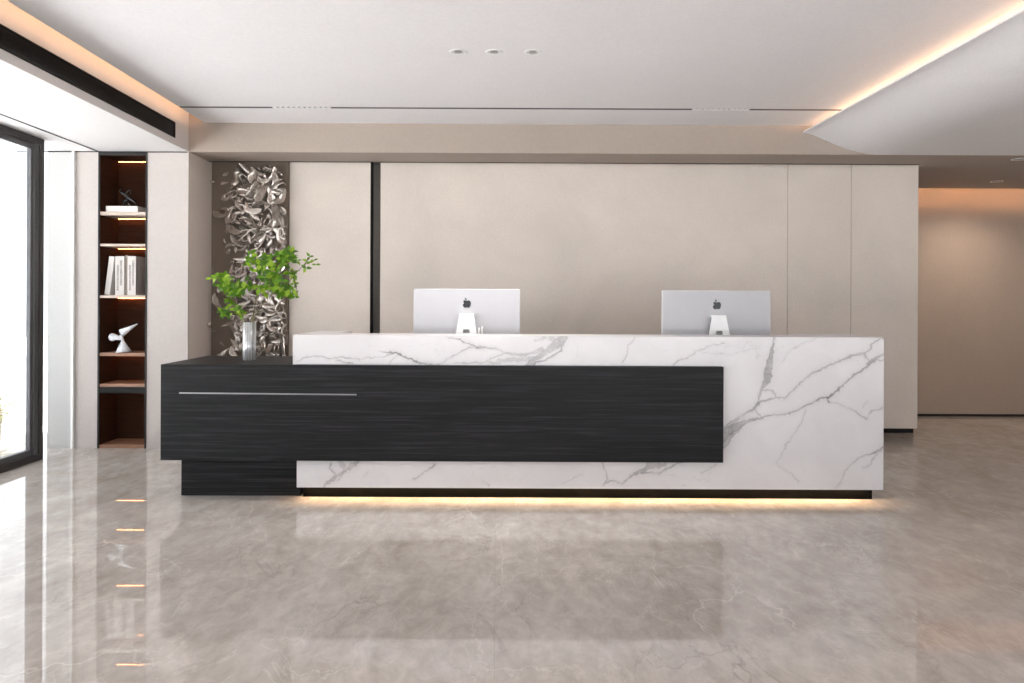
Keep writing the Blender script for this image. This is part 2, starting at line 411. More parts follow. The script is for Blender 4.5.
def downlight(x, y, z, label, r=.052, lit=True, grp=None):
    g = thing('downlight', label, 'light', (x, y, z), grp)
    bm = bmesh.new()
    lathe(bm, [(r*.78, z-.001), (r, z-.004), (r+.004, z-.0005), (r*.78, z-.0005), (r*.78, z-.001)], x, y, 40)
    obj('trim_ring', bm, M['white'], g, smooth=True)
    bm = bmesh.new(); rr = lathe(bm, [(r*.78, z-.001), (r*.5, z+.012)], x, y, 40)
    obj('reflector', bm, M['slotgrey'], g, smooth=True)
    bm = bmesh.new(); rr = lathe(bm, [(r*.52, z-.0012), (.001, z-.0014)], x, y, 32)
    obj('lens', bm, M['lens'], g)
G = 'recessed downlights in a row over the counter'
for x, s in ((-.249, 'left one of the row of three'), (-.019, 'middle one of the row of three'), (.228, 'right one of the row of three')):
    sp = bpy.data.lights.new('counter_spot', 'SPOT'); sp.energy = 45; sp.spot_size = 1.5; sp.spot_blend = .8; sp.color = (1, .95, .9); sp.shadow_soft_size = .04
    so = bpy.data.objects.new('counter_spot', sp); C.objects.link(so); so.location = (x, 4.72, CZ-.02); so.rotation_euler = (.2, 0, 0)
    downlight(x, 4.72, CZ, 'small white round downlight in the main ceiling, ' + s, grp=G)
sp = bpy.data.lights.new('corridor_spot', 'SPOT'); sp.energy = 55; sp.spot_size = 2.4; sp.spot_blend = .9; sp.color = (1, .82, .68); sp.shadow_soft_size = .04
so = bpy.data.objects.new('corridor_spot', sp); C.objects.link(so); so.location = (5.42, 8.02, LZ-.02); so.rotation_euler = (.15, 0, 0)
downlight(5.42, 8.02, LZ, 'small recessed downlight in the dim corridor ceiling near the amber slot', .06)
downlight(4.80, 6.80, LZ, 'recessed downlight at the right end of the low ceiling', .06)

# ================================================================== DESK
desk = thing('reception_desk', 'long white veined marble reception desk with a black wood panel wrapping its left front', 'desk', (.2, 5.2, 0))
DX0, DX1, DY, DZ0, DZ1 = -1.353, 2.587, 4.933, .083, 1.099

def vnoise(x, y, seed, octaves=4):
    out = np.zeros_like(x); amp = 1; tot = 0
    rs = np.random.RandomState(seed)
    for o in range(octaves):
        g = rs.rand(256, 256); fx = x*(2**o); fy = y*(2**o)
        ix = np.floor(fx).astype(int); iy = np.floor(fy).astype(int)
        u = fx-ix; v = fy-iy; u = u*u*(3-2*u); v = v*v*(3-2*v)
        a = g[ix % 256, iy % 256]; b = g[(ix+1) % 256, iy % 256]; c = g[ix % 256, (iy+1) % 256]; d = g[(ix+1) % 256, (iy+1) % 256]
        out += amp*((a*(1-u)+b*u)*(1-v)+(c*(1-u)+d*u)*v); tot += amp; amp *= .5
    return out/tot-.5

R_ = lambda pts: [(DX0 + (p[0]*1/3.012 + 560 - 293)/150, 1.32-(330+p[1]/3.012-303-(p[0]/3.012+64)/380)/150) + tuple(p[2:]) for p in pts]
L_ = lambda pts: [(DX0 + (p[0]*1/3.413 + 290 - 293)/150, 1.32-(330+p[1]/3.413-301.6)/150) + tuple(p[2:]) for p in pts]
# each vein: points (x, z, half-width in mm, darkness)
veins = [
 R_([(648,10,5,.45),(645,35,6,.45),(640,60,9,.5),(634,92,18,.5),(628,125,25,.55),(624,152,20,.5),(604,178,5,.35),(598,205,4,.35),(592,228,9,.4)]),
 R_([(606,180,4,.3),(640,182,4,.3),(655,202,4,.35),(682,205,3,.3)]), R_([(592,222,5,.5),(618,212,6,.4),(652,205,4,.3)]),
 R_([(494,322,32,.62),(512,305,28,.6),(540,290,16,.5),(572,276,10,.45),(600,262,5,.4),(640,252,3,.4),(690,248,4,.5),(740,228,4,.6),(790,203,4,.7),(812,199,6,.75),(830,188,6,.6),(862,158,6,.55),(890,130,6,.55),(915,112,6,.5),(935,92,12,.45),(975,68,6,.4)]),
 R_([(494,300,12,.4),(525,280,10,.4),(560,258,8,.4),(588,235,8,.45),(600,220,6,.5)]), R_([(540,262,3,.4),(560,275,4,.4),(590,270,3,.3)]),
 R_([(588,238,3,.4),(596,252,3,.3),(606,258,3,.3)]), R_([(498,345,18,.45),(520,318,14,.45),(548,296,8,.4)]),
 R_([(680,206,3,.35),(708,178,4,.35),(740,145,4,.35),(765,128,6,.35),(800,108,5,.35),(840,92,8,.38),(880,75,9,.4),(915,66,7,.4),(922,82,4,.4),(935,98,4,.4)]),
 R_([(915,68,4,.4),(940,45,3,.35),(972,24,4,.35)]), R_([(935,98,8,.35),(952,88,6,.35),(975,92,3,.3)]),
 R_([(806,196,2.5,.6),(815,215,4,.6)]), R_([(815,212,2,.3),(850,225,2,.3),(880,240,2.5,.35),(925,264,3.5,.5)]),
 R_([(925,264,2,.3),(945,240,2.5,.3),(975,228,4,.35)]), R_([(915,235,2,.2),(930,215,2,.2)]),
 R_([(742,240,2,.25),(728,275,2,.28),(700,320,2,.28),(672,365,2,.22),(655,400,2,.18)]),
 R_([(977,352,7,.45),(955,365,5,.45),(925,376,2.5,.4),(905,385,2,.35)]), R_([(905,385,2,.3),(880,408,2,.25),(862,425,2,.3),(850,450,2,.25),(835,472,2,.25)]),
 R_([(972,362,3,.3),(950,380,2.5,.3),(940,405,2,.3),(915,418,2,.3)]), R_([(655,400,1.5,.15),(700,430,2,.18),(725,455,2,.18)]),
 R_([(130,403,4,.35),(140,425,3,.35),(148,448,3,.4),(134,468,4,.35)]), R_([(134,466,2,.3),(160,452,6,.35),(190,463,3,.35),(215,440,6,.35),(250,428,10,.4),(275,412,14,.42),(300,408,10,.4)]),
 R_([(250,432,5,.4),(300,430,6,.45),(325,415,4,.4),(372,402,5,.35)]), R_([(270,405,12,.3),(320,404,8,.3)]), R_([(430,430,2,.2),(470,405,4,.25)]),
 R_([(225,24,2.5,.35),(205,48,2,.3),(203,75,2.5,.35),(190,102,2,.3)]), R_([(342,108,3,.5),(355,96,3,.5),(385,84,2,.35),(410,62,1.5,.2),(450,45,2,.3),(495,38,2.5,.35)]),
 R_([(400,60,1.5,.12),(520,75,2,.14),(600,55,2,.14)]), R_([(0,28,8,.3),(14,20,8,.3)]), R_([(770,20,2,.18),(700,60,2,.14),(668,100,2,.12)]),
 L_([(22,105,2,.2),(50,93,2.5,.3),(90,88,2.5,.3),(130,97,2.5,.4),(185,95,2.5,.4),(240,98,3,.3),(270,88,2.5,.25),(320,88,2,.25),(352,76,3,.5)]),
 L_([(305,68,1.5,.3),(330,74,2.5,.5),(360,76,5,.75),(374,84,5,.7),(400,96,4,.65),(435,104,5,.65),(460,112,4,.55),(490,116,6,.6),(540,121,5,.5)]),
 L_([(160,105,2,.4),(185,109,3,.5),(215,114,3,.5)]), L_([(330,118,1.5,.25),(352,98,1.5,.3),(366,86,1.5,.3)]),
 L_([(540,26,2,.4),(575,32,3,.65),(595,42,3.5,.7),(630,52,4,.65),(672,60,4,.65),(700,62,3.5,.6),(722,70,3,.4),(760,82,8,.25),(800,80,8,.25)]),
 L_([(500,116,2,.3),(545,96,2.5,.3),(578,76,3,.35),(610,60,4,.35),(640,56,3,.35)]),
 L_([(938,22,22,.4),(915,38,26,.4),(885,60,20,.36),(855,82,14,.32),(830,108,14,.42),(812,122,10,.5)]), L_([(935,34,9,.5),(925,60,6,.45),(880,95,5,.4),(835,116,6,.6)]),
 L_([(840,34,5,.25),(870,24,8,.3),(900,26,10,.3)]), L_([(638,118,3,.25),(690,92,4,.28),(745,74,4,.25),(800,82,8,.3),(860,60,10,.3)]),
 L_([(560,110,2,.25),(620,108,4,.3),(680,104,3,.25),(720,112,2,.25)]), L_([(640,120,4,.2),(720,100,10,.2),(800,98,12,.24),(850,90,10,.25)]),
 L_([(118,530,6,.4),(135,515,12,.42),(155,500,9,.4),(172,492,9,.38),(200,478,6,.35),(212,462,14,.25),(232,452,8,.4),(240,446,3,.3)]),
 L_([(172,452,14,.22),(185,468,14,.22),(190,485,9,.25)]), L_([(140,450,2,.35),(134,470,2.5,.4),(155,492,3,.4)]), L_([(160,515,3,.4),(176,500,3,.35),(192,484,3,.3)]),
 L_([(420,508,2,.2),(440,496,3,.35),(470,474,2,.3),(500,454,3.5,.55)]), L_([(660,512,2,.2),(682,528,2,.3)]), L_([(250,500,2,.15),(270,480,2,.15)]),
 L_([(400,5,1.5,.3),(410,16,1.5,.3)]), L_([(1000,490,1.5,.2),(930,520,1.5,.2)]),
]
NX, NZ = 1180, 304
gx, gz = np.meshgrid(np.linspace(DX0, DX1, NX), np.linspace(DZ0, DZ1, NZ))
wx = gx + .030*vnoise(gx*9, gz*9, 1, 5) + .017*vnoise(gx*55+9, gz*55, 5, 2)
wz = gz + .030*vnoise(gx*9+40, gz*9, 2, 5) + .017*vnoise(gx*55, gz*55+9, 6, 2)
brk = np.clip(.72+1.5*vnoise(gx*16, gz*16, 3, 4), .15, 1.15)
fill = vnoise(gx*26, gz*26, 4, 4)
K = np.zeros_like(gx)
for vn in veins:
    kk = np.zeros_like(gx)
    for a, b in zip(vn, vn[1:]):
        ax, az, aw, ad = a; bx_, bz, bw, bd = b
        dx, dz = bx_-ax, bz-az; L2 = dx*dx+dz*dz+1e-9
        lo = (min(ax, bx_)-.15, max(ax, bx_)+.15, min(az, bz)-.15, max(az, bz)+.15)
        msk = (gx > lo[0]) & (gx < lo[1]) & (gz > lo[2]) & (gz < lo[3])
        X_, Z_ = wx[msk], wz[msk]
        t = np.clip(((X_-ax)*dx+(Z_-az)*dz)/L2, 0, 1)
        d = np.hypot(X_-ax-t*dx, Z_-az-t*dz)
        hw = (aw+(bw-aw)*t)/1000; dk = ad+(bd-ad)*t
        core = np.clip(1.25-d/(hw+.0015), 0, 1)
        big = hw > .009
        edge = np.exp(-((d-hw)/.0035)**2)
        body = np.where(big, np.clip(core*3, 0, 1)*(.62+.9*fill[msk]) + .35*edge, core*brk[msk]*1.15)
        halo = .13*np.exp(-(d/(hw*2.2+.008))**2)
        val = dk*np.clip(body+halo, 0, 1.1)
        kk[msk] = np.maximum(kk[msk], val)
    K = np.maximum(K, kk) + .18*np.minimum(K, kk)
# faint hairlines
h = np.abs(vnoise(gx*2.2+7+.5*gz, gz*4.5, 11, 5)); K = np.maximum(K, .10*np.clip(1-h/.006, 0, 1)*np.clip(.5+2*vnoise(gx*3, gz*3, 12, 2), 0, 1))
h = vnoise(gx*1.7, gz*1.7+5, 13, 5); K += .035*np.clip(h*3, 0, 1)
base = np.array(lin((226, 223, 224))[:3]); vein = np.array(lin((92, 88, 90))[:3])
K = np.clip(K, 0, 1)[..., None]**.8
cols = base*(1-K)+vein*K
# marble mesh: dense front grid + plain boxes behind
DXL = -1.323
vx = np.where(gz < .262, np.maximum(gx, DXL), gx)
verts = np.stack([vx, np.full_like(gx, DY), gz], -1).reshape(-1, 3)
idx = np.arange(NX*NZ).reshape(NZ, NX)
q = np.stack([idx[:-1, :-1], idx[:-1, 1:], idx[1:, 1:], idx[1:, :-1]], -1).reshape(-1, 4)
ex_v = []; ex_f = []
def ebox(x0, x1, y0, y1, z0, z1, skip=()):
    n = len(verts)+len(ex_v)
    ex_v.extend([(x0,y0,z0),(x1,y0,z0),(x1,y1,z0),(x0,y1,z0),(x0,y0,z1),(x1,y0,z1),(x1,y1,z1),(x0,y1,z1)])
    for i, f in enumerate(((0,3,2,1),(4,5,6,7),(0,1,5,4),(1,2,6,5),(2,3,7,6),(3,0,4,7))):
        if i not in skip: ex_f.append([n+j for j in f])
ebox(DX0, DX1, DY, 5.25, DZ1-.012, DZ1, (2,))         # ledge
ebox(DX0, DX1, DY, 5.08, .26, DZ1-.012, (1, 2))       # upstand body
ebox(DXL, DX1, DY, 5.08, .105, .26, (1, 2))
ebox(DXL, DX1, DY, 4.945, DZ0, .105, (1, 2)); ebox(2.560, DX1, 4.945, 5.08, DZ0, .105, (1,)); ebox(DXL, DXL+.02, 4.945, 5.03, DZ0, .105, (1,))
ebox(DX0, DX1, 5.08, 5.25, .95, DZ1-.012, (1, 2))
ebox(DX0, -1.109, 5.25, 5.70, .28, DZ1, (2,)); ebox(2.134, DX1, 5.25, 5.42, DZ0, DZ1, (2,))
allv = np.vstack([verts, np.array(ex_v)]); allf = [list(map(int, r)) for r in q]+ex_f
me = bpy.data.meshes.new('marble_body'); me.from_pydata(allv.tolist(), [], allf)
ca = me.color_attributes.new('vein', 'FLOAT_COLOR', 'POINT')
full = np.ones((len(allv), 4), 'f'); full[:, :3] = base; full[:len(verts), :3] = cols.reshape(-1, 3)
ca.data.foreach_set('color', full.ravel())
me.materials.append(M['marble']); me.update()
mo = bpy.data.objects.new('marble_body', me); C.objects.link(mo); mo.parent = desk; mo.location = -desk.location

BY = 4.884; BX0, BX1, BZ0, BZ1 = -2.211, 1.505, .270, .903
bx('wood_panel', [(BX0, BX1, BY, DY-.0005, BZ0, BZ1), (BX0, DX0-.0005, DY-.0005, 5.68, BZ0, BZ1)], M['oak'], desk, .002)
bx('wood_base', (-2.136, DXL-.001, 5.034, 5.62, .0, BZ0), M['oak'], desk, .002)
bx('toe_kick', (-1.30, 2.552, 5.01, 5.40, .001, .1045), M['toe'], desk)
bx('led_strip', (-1.29, 2.52, 4.988, 4.992, .0982, .1010), M['led_floor'], desk)
bm = bmesh.new()
vs = box(bm, -2.086, -.917, BY-.006, BY+.002, .711, .719)
for v in vs:
    if v.co.x > -1: v.co.z -= .006
obj('metal_inlay', bm, M['chrome'], desk)['label'] = 'thin polished steel line'
bx('worktop', (-1.109, 2.134, 5.25, 5.72, .72, .75), M['white'], desk, .002)
bx('back_leg', (2.134, 2.16, 5.42, 5.72, 0, .75), M['white'], desk)

# ------------------------------------------------------------------ computers
def apple_outline(s):
    pts = []
    body = [(0,.33),(.12,.38),(.25,.42),(.40,.38),(.50,.27),(.42,.19),(.37,.08),(.40,-.05),(.48,-.13),(.55,-.17),(.50,-.32),(.40,-.47),(.30,-.56),(.20,-.58),(.10,-.54),(0,-.51),(-.10,-.54),(-.20,-.58),(-.32,-.55),(-.43,-.42),(-.52,-.22),(-.55,0),(-.52,.18),(-.42,.34),(-.28,.41),(-.12,.38)]
    leaf = [(0,.44),(.02,.58),(.10,.70),(.24,.76),(.24,.64),(.17,.53),(.08,.46)]
    return [(x*s, y*s) for x, y in body], [(x*s, y*s) for x, y in leaf]

def computer(xc, D, yaw, zt, label, W=.775):
    t = thing('desktop_computer', label, 'computer', (xc, D, .75), 'all in one computers seen from behind')
    o = (xc, D, .75)
    H = .46; z0 = zt-H
    # slab, slightly bulged towards the camera at the middle
    bm = bmesh.new(); rad = .014; seg = 6
    out = []
    for cx, cz, a0 in ((W/2-rad, H-rad, 0), (-W/2+rad, H-rad, 90), (-W/2+rad, rad, 180), (W/2-rad, rad, 270)):
        for k in range(seg+1):
            a = math.radians(a0+90*k/seg); out.append((cx+rad*math.cos(a), cz+rad*math.sin(a)))
    rings = []
    for s, y in ((1, .006), (1, -.006), (.992, -.009), (.6, -.012), (.2, -.013)):
        rings.append([bm.verts.new((xc+px*s, D+y, z0+H/2+(pz-H/2)*s)) for px, pz in out])
    for a, b in zip(rings, rings[1:]):
        n = len(a)
        for i in range(n): bm.faces.new((a[i], a[(i+1)%n], b[(i+1)%n], b[i]))
    bm.faces.new(rings[-1]); bm.faces.new(rings[0][::-1])
    bmesh.ops.recalc_face_normals(bm, faces=bm.faces)
    obj('housing', bm, M['alu'], t)
    bm = bmesh.new()
    extrude_poly(bm, [(p[0]*1.007, H/2+(p[1]-H/2)*1.011) for p in out], lambda p: (xc+p[0], D-.001, z0+p[1]), lambda p: (xc+p[0], D+.0075, z0+p[1]))
    obj('rim', bm, M['alu2'], t)['label'] = 'pale bright rim'
    bx('screen', (xc-W/2+.005, xc+W/2-.005, D+.0075, D+.009, z0+.005, zt-.005), M['screen'], t)
    # logo
    b1, b2 = apple_outline(.055)
    for k, poly in enumerate((b1, b2)):
        bm = bmesh.new(); zc = zt-.104
        extrude_poly(bm, poly, lambda p: (xc-p[0], D-.0165, zc+p[1]), lambda p: (xc-p[0], D-.010, zc+p[1]))
        obj('logo', bm, M['screen'], t)['label'] = 'black apple logo' if k == 0 else 'black logo leaf'
    # stand: tapered leg with a cable hole, foot on the worktop
    bm = bmesh.new()
    zt_, zm = zt-.178, zt-.30
    top_w, bot_w = .051, .096
    def leg(z):
        f = (zt_-z)/(zt_-.762); return top_w + (bot_w*1.35-top_w)*f
    rows = [zt_, zt-.290, zt-.318, .77]
    yf = lambda z: D-.062-.05*(zt_-z)/(zt_-.77)
    hw = .022
    def quad(p):
        vs = [bm.verts.new((xc+x, yf(z)-e, z)) for e in (0, .008) for x, z in p]
        n = len(p); bm.faces.new(vs[:n][::-1]); bm.faces.new(vs[n:])
        for i in range(n): bm.faces.new((vs[i], vs[(i+1)%n], vs[n+(i+1)%n], vs[n+i]))
    quad([(-leg(rows[0]), rows[0]), (leg(rows[0]), rows[0]), (leg(rows[1]), rows[1]), (-leg(rows[1]), rows[1])][:4])
    quad([(-leg(rows[1]), rows[1]), (-hw, rows[1]), (-hw*1.2, rows[2]), (-leg(rows[2]), rows[2])])
    quad([(hw, rows[1]), (leg(rows[1]), rows[1]), (leg(rows[2]), rows[2]), (hw*1.2, rows[2])])
    quad([(-leg(rows[2]), rows[2]), (leg(rows[2]), rows[2]), (leg(rows[3]), rows[3]), (-leg(rows[3]), rows[3])])
    box(bm, xc-.05, xc+.05, D-.066, D-.008, zt_-.012, zt_)
    box(bm, xc-.075, xc+.075, D-.13, D+.10, .7505, .762)
    bmesh.ops.recalc_face_normals(bm, faces=bm.faces)
    obj('stand', bm, M['alu2'], t)
    t.rotation_euler = (0, 0, yaw)
    for c in t.children:      # rebuild offset about the turned empty: parts keep local coordinates
        c.location = -Vector(o)
    return t
computer(-.2135, 5.42, 0, 1.418, 'silver all-in-one computer seen from behind on the counter, left one of two')
computer(1.613, 5.42, math.radians(0), 1.414, 'silver all-in-one computer seen from behind on the counter, right one nearer the thick vein', .79)
# two short white plugs beside the left computer's stand
bm = bmesh.new()
for k, (x, z1) in enumerate(((-.122, 1.140), (-.100, 1.150))):
    tube(bm, [(x, 5.35, .751), (x, 5.35, z1-.04), (x, 5.352, z1)], [.006, .006, .007])
tag(obj('white_cable', bm, M['white']), 'pair of thin white upright cable ends beside the left computer stand', 'cable')

# ------------------------------------------------------------------ vase and branches
VX, VY = -1.751, 5.26
v0 = thing('flower_vase', 'tall slim silvery glass cylinder vase on the low black end of the desk', 'vase', (VX, VY, BZ1))
bm = bmesh.new(); r = .046
lathe(bm, [(.001, BZ1+.001), (r-.003, BZ1+.001), (r, BZ1+.004), (r, BZ1+.27), (r-.004, BZ1+.27), (r-.004, BZ1+.03), (.001, BZ1+.03)], VX, VY, 40)
obj('body', bm, M['vase'], v0, smooth=True)
def ppos(x, y, dY=0):
    D = VY+dY; p = 740/D
    return Vector(((x-496)/p, D, 1.32+(303-y)/p))
def leaf_mesh(bm, base, d, up, L, W):
    d = d.normalized(); side = d.cross(up).normalized(); up = side.cross(d)
    prof = [0, .55, .95, 1, .72, .3, 0]; n = len(prof)
    mid = []; l = []; r_ = []
    for i, w_ in enumerate(prof):
        t = i/(n-1); c = base + d*L*t + up*(-.25*L*t*t)
        mid.append(bm.verts.new(c))
        if 0 < i < n-1:
            l.append(bm.verts.new(c + side*W*w_/2 + up*W*.14)); r_.append(bm.verts.new(c - side*W*w_/2 + up*W*.14))
    for S_, flip in ((l, 0), (r_, 1)):
        bm.faces.new((mid[0], mid[1], S_[0]) if not flip else (mid[1], mid[0], S_[0]))
        for i in range(len(S_)-1):
            f = (mid[i+1], mid[i+2], S_[i+1], S_[i]); bm.faces.new(f if not flip else f[::-1])
        f = (mid[-2], mid[-1], S_[-1]); bm.faces.new(f if not flip else f[::-1])
rng = random.Random(5)
def branch(label, stems, clusters, seed):
    rng.seed(seed)
    t = thing('leafy_branch', label, 'branch', (VX, VY, BZ1+.05), 'green leafy branches in the vase')
    bm = bmesh.new()
    for s in stems:
        pts = [ppos(*p) for p in s]
        fine = []
        for i in range(len(pts)-1):
            for k in range(4): fine.append(pts[i].lerp(pts[i+1], k/4))
        fine.append(pts[-1])
        n = len(fine); tube(bm, fine, [.0042*(1-.65*i/n) for i in range(n)], 6)
    obj('stem', bm, M['stem'], t, smooth=True)
    bm = bmesh.new(); tw = bmesh.new()
    for (x, y, dy, rx, rz, n, L) in clusters:
        for k in range(max(1, int(n*.72))):
            # rosettes: three to five leaves from one node
            a = rng.uniform(0, 2*PI); q = math.sqrt(rng.random())
            c = ppos(x+rx*q*math.cos(a), y+rz*q*math.sin(a), dy+rng.uniform(-.07, .07))
            nl = rng.choice((2, 3, 4)); a0 = rng.uniform(0, 2*PI)
            for j in range(nl):
                b = a0+2*PI*j/nl+rng.uniform(-.3, .3)
                d = Vector((math.cos(b), rng.uniform(-.7, .3), math.sin(b)*.8+.15))
                leaf_mesh(bm, c, d, Vector((rng.uniform(-.3,.3), -1, .7+rng.uniform(-.3,.3))), 1.15*L*rng.uniform(.7, 1.15), L*.62)
    o = obj('foliage', bm, M['leaf'], t, smooth=True)
    tw.free()
    return t
branch('bright green leafy branch leaning low to the left of the vase', [[(249, 350), (246, 325), (240, 312), (232, 300), (222, 285), (214, 279)], [(240, 312), (232, 316), (224, 317)], [(232, 300), (240, 290), (246, 286)], [(236, 304), (228, 298), (218, 292)]],
       [(222, 283, 0, 11, 7, 15, .045), (233, 292, -.02, 12, 9, 18, .048), (243, 288, .02, 9, 7, 12, .045), (232, 315, 0, 15, 5, 14, .042), (216, 281, 0, 6, 4, 6, .04), (233, 300, 0, 5, 6, 6, .045)], 3)
branch('dense green leafy branch rising upright from the middle of the vase', [[(250, 350), (252, 325), (256, 300), (262, 280), (268, 264)], [(258, 292), (266, 284), (276, 276), (286, 264), (291, 256)], [(262, 280), (257, 270), (254, 262)], [(266, 284), (280, 288), (286, 292)]],
       [(260, 264, 0, 13, 8, 17, .05), (270, 277, -.02, 14, 9, 18, .05), (288, 258, 0, 10, 7, 16, .045), (266, 290, 0, 9, 7, 10, .05), (283, 290, .02, 12, 8, 14, .05), (276, 270, 0, 10, 8, 8, .048), (256, 259, 0, 8, 6, 6, .045)], 8)
branch('thin green sprig arching out to the far right of the vase', [[(251, 350), (253.5, 320), (266, 300), (286, 286), (296, 274), (304, 266), (314, 262)], [(293, 278), (296, 288), (298, 296)], [(296, 274), (290, 272), (300, 272)], [(304, 266), (308, 260), (311, 257)]],
       [(312, 262, 0, 6, 5, 5, .034), (317, 267, 0, 2, 2, 2, .03), (305, 272, 0, 3, 4, 2, .04), (296, 290, 0, 4, 9, 8, .036), (294, 275, 0, 4, 4, 4, .045), (292, 257, 0, 5, 4, 5, .042), (310, 258, 0, 3, 2, 2, .032), (300, 262, 0, 3, 2, 1, .03)], 12)

# ------------------------------------------------------------------ wall relief
rel = thing('wall_relief', 'tall sculptural relief of curled silver taupe metal shards in the niche behind the plant', 'wall art', (-2.39, PW+.05, .1))
RX0, RX1 = XS+.001, -2.015
bx('backing', (RX0, RX1, PW-.03, PW+.03, .10, LZ+.04), M['reliefback'], rel)
rng = random.Random(21)
def shard(bm, c, ang, L, W, bend, cup, tilt, hollow=False):
    """crescent blade: spine is an arc in the wall plane; the cross-section cups outwards"""
    n = 12; mseg = 5
    ca_, sa = math.cos(ang), math.sin(ang)
    grid = []
    for i in range(n+1):
        t = i/n; th = bend*(t-.5)
        if abs(bend) > .05:
            R = L/bend; x = R*math.sin(th); z = R*(1-math.cos(th))
        else: x = L*(t-.5); z = 0
        nx, nz = -math.sin(th), math.cos(th)
        w_ = W*(math.sin(PI*t)**.9)*(1.25-.7*t)*(1+.18*math.sin(9*t+L*60))+.002
        row = []
        for j in range(mseg+1):
            s = j/mseg-.5
            dx = nx*s*w_; dz = nz*s*w_
            dep = cup*w_*(1-4*s*s) + tilt[0]*(x)+tilt[1]*(s*w_) + .25*L*(abs(t-.5)**2)*tilt[2]
            X_, Z_ = x+dx, z+dz
            row.append(bm.verts.new((c[0]+X_*ca_-Z_*sa, c[1]-dep, c[2]+X_*sa+Z_*ca_)))
        grid.append(row)
    for i in range(n):
        for j in range(mseg):
            if hollow and 3 <= i <= 8 and 1 <= j <= 3: continue
            bm.faces.new((grid[i][j], grid[i+1][j], grid[i+1][j+1], grid[i][j+1]))
pieces = []
for k in range(560):
    # denser to the right and lower; sparse at left edge
    while True:
        u = rng.random(); v = rng.random()
        dens = min(1, max(.06, (u-.02)*1.9)) if v > .22 else min(1, .35+u)
        if v > .93: dens *= .8
        if rng.random() < dens: break
    x = RX0+.02+u*(RX1-RX0-.04); z = .15+v*2.46
    L = rng.uniform(.09, .24) if rng.random() < .65 else rng.uniform(.04, .09)
    W = L*rng.uniform(.2, .46)
    pieces.append((L*W, (x, PW-.045-rng.uniform(0, .085), z), rng.uniform(0, 2*PI), L, W, rng.uniform(.3, 2.0)*rng.choice((1, -1)), rng.uniform(-.1, .3), (rng.uniform(-.4, .4), rng.uniform(-.9, .9), rng.uniform(-1.5, 2.0)), rng.random() < .25))
pieces.sort(key=lambda p: -p[0])
def clampx(bm):
    for v in bm.verts:
        v.co.x = min(max(v.co.x, RX0+.004), RX1-.004); v.co.z = min(v.co.z, LZ-.02); v.co.y = min(v.co.y, PW-.034)
def solid(o):
    s = o.modifiers.new('thickness', 'SOLIDIFY'); s.thickness = .004; s.offset = 0
for p in pieces[:99]:
    bm = bmesh.new(); shard(bm, *p[1:]); clampx(bm); solid(obj('shard', bm, M['relief'], rel, smooth=True))
bm = bmesh.new()
for p in pieces[99:]: shard(bm, *p[1:])
clampx(bm)
o = obj('small_shards', bm, M['relief'], rel, smooth=True); solid(o); o['kind'] = 'stuff'

# ------------------------------------------------------------------ lit shelving niche
sh = thing('built_in_shelf', 'tall narrow built-in shelf with black frame, dark brown inside and amber lit shelves', 'shelf', ((SX0+SX1)/2, SH, 0))
a, b = SX0, SX1; IN = .015; DB = SH+.32
bx('frame', [(a, a+IN, SH-.006, SH+.01, 0, LZ-.009), (b-IN, b, SH-.006, SH+.01, 0, LZ-.009), (a+IN, b-IN, SH-.006, SH+.01, LZ-.035, LZ-.009)], M['black'], sh)
bx('carcass', [(a+.002, a+IN, SH+.01, DB, .0, LZ-.01), (b-IN, b-.002, SH+.01, DB, .0, LZ-.01), (a+.002, b-.002, DB, DB+.02, 0, LZ-.01), (a+IN, b-IN, SH+.01, DB, LZ-.035, LZ-.01)], M['shelfwood'], sh)
def zy(y, D=SH): return 1.32+(300.7-y)*D/740
tops = []; boards = []
for (y, th) in ((211.5, .03), (243.5, .022), (295, .024), (352.5, .030), (383.5, .028)):
    zt = zy(y); tops.append(zt)
    bd = bx('shelf_board', (a+IN, b-IN, SH+.002, DB, zt-th, zt), M['shelfboard'] if y < 300 else M['shelflit'], sh, .0015); boards.append(bd)
bx('shelf_lip', (a+IN, b-IN, SH+.001, SH+.02, tops[4]-.085, tops[4]-.028), M['gap'], sh)
bx('base_board', (a+IN, b-IN, SH+.002, DB, .002, .03), M['shelflit'], sh)
for par, zt in zip([sh]+boards, [LZ-.035, tops[0]-.030, tops[1]-.022, tops[2]-.024, tops[3]-.030, tops[4]-.028]):
    bx('led_strip', (a+IN+.01, b-IN-.01, DB-.020, DB-.014, zt-.0035, zt-.0005), M['led_shelf'], par)

pX = lambda x, D: (x-496)*D/740
# top shelf: white box-like book with black figure
z = tops[0]; D = SH+.10
t = thing('coffee_table_book', 'thick white book lying flat on the top shelf under the black figure', 'book', (pX(125, D), D, z))
x0, x1 = pX(109.5, D), pX(141, D)
bx('cover', [(x0, x1, D-.07, D+.12, z+.001, z+.005), (x0, x1, D-.07, D+.12, z+.052, z+.056), (x0, x0+.004, D-.07, D+.12, z+.005, z+.052)], M['cover'], t)
bx('page_block', (x0+.004, x1-.004, D-.066, D+.116, z+.005, z+.052), M['page'], t)
zb = z+.0565
bm = bmesh.new(); P = lambda x, y: (pX(x, D), D+rng.uniform(-.015, .015), zy(y, D))
tube(bm, [(pX(137.5, D), D, zb+.012), P(134, 201), P(128, 197.5), P(124, 194), P(121, 192.5)], [.004, .012, .02, .016, .01], 10)
tube(bm, [(pX(122, D), D+.02, zb+.006), P(125, 201), P(129, 199)], [.010, .012, .008], 8)
tube(bm, [(pX(131, D), D-.01, zb+.004), P(127, 202), P(122, 199)], [.006, .008, .006], 8)
tube(bm, [P(121, 192.5), P(119, 190.5), P(119.5, 189), P(122, 189)], [.01, .009, .006, .004], 8)
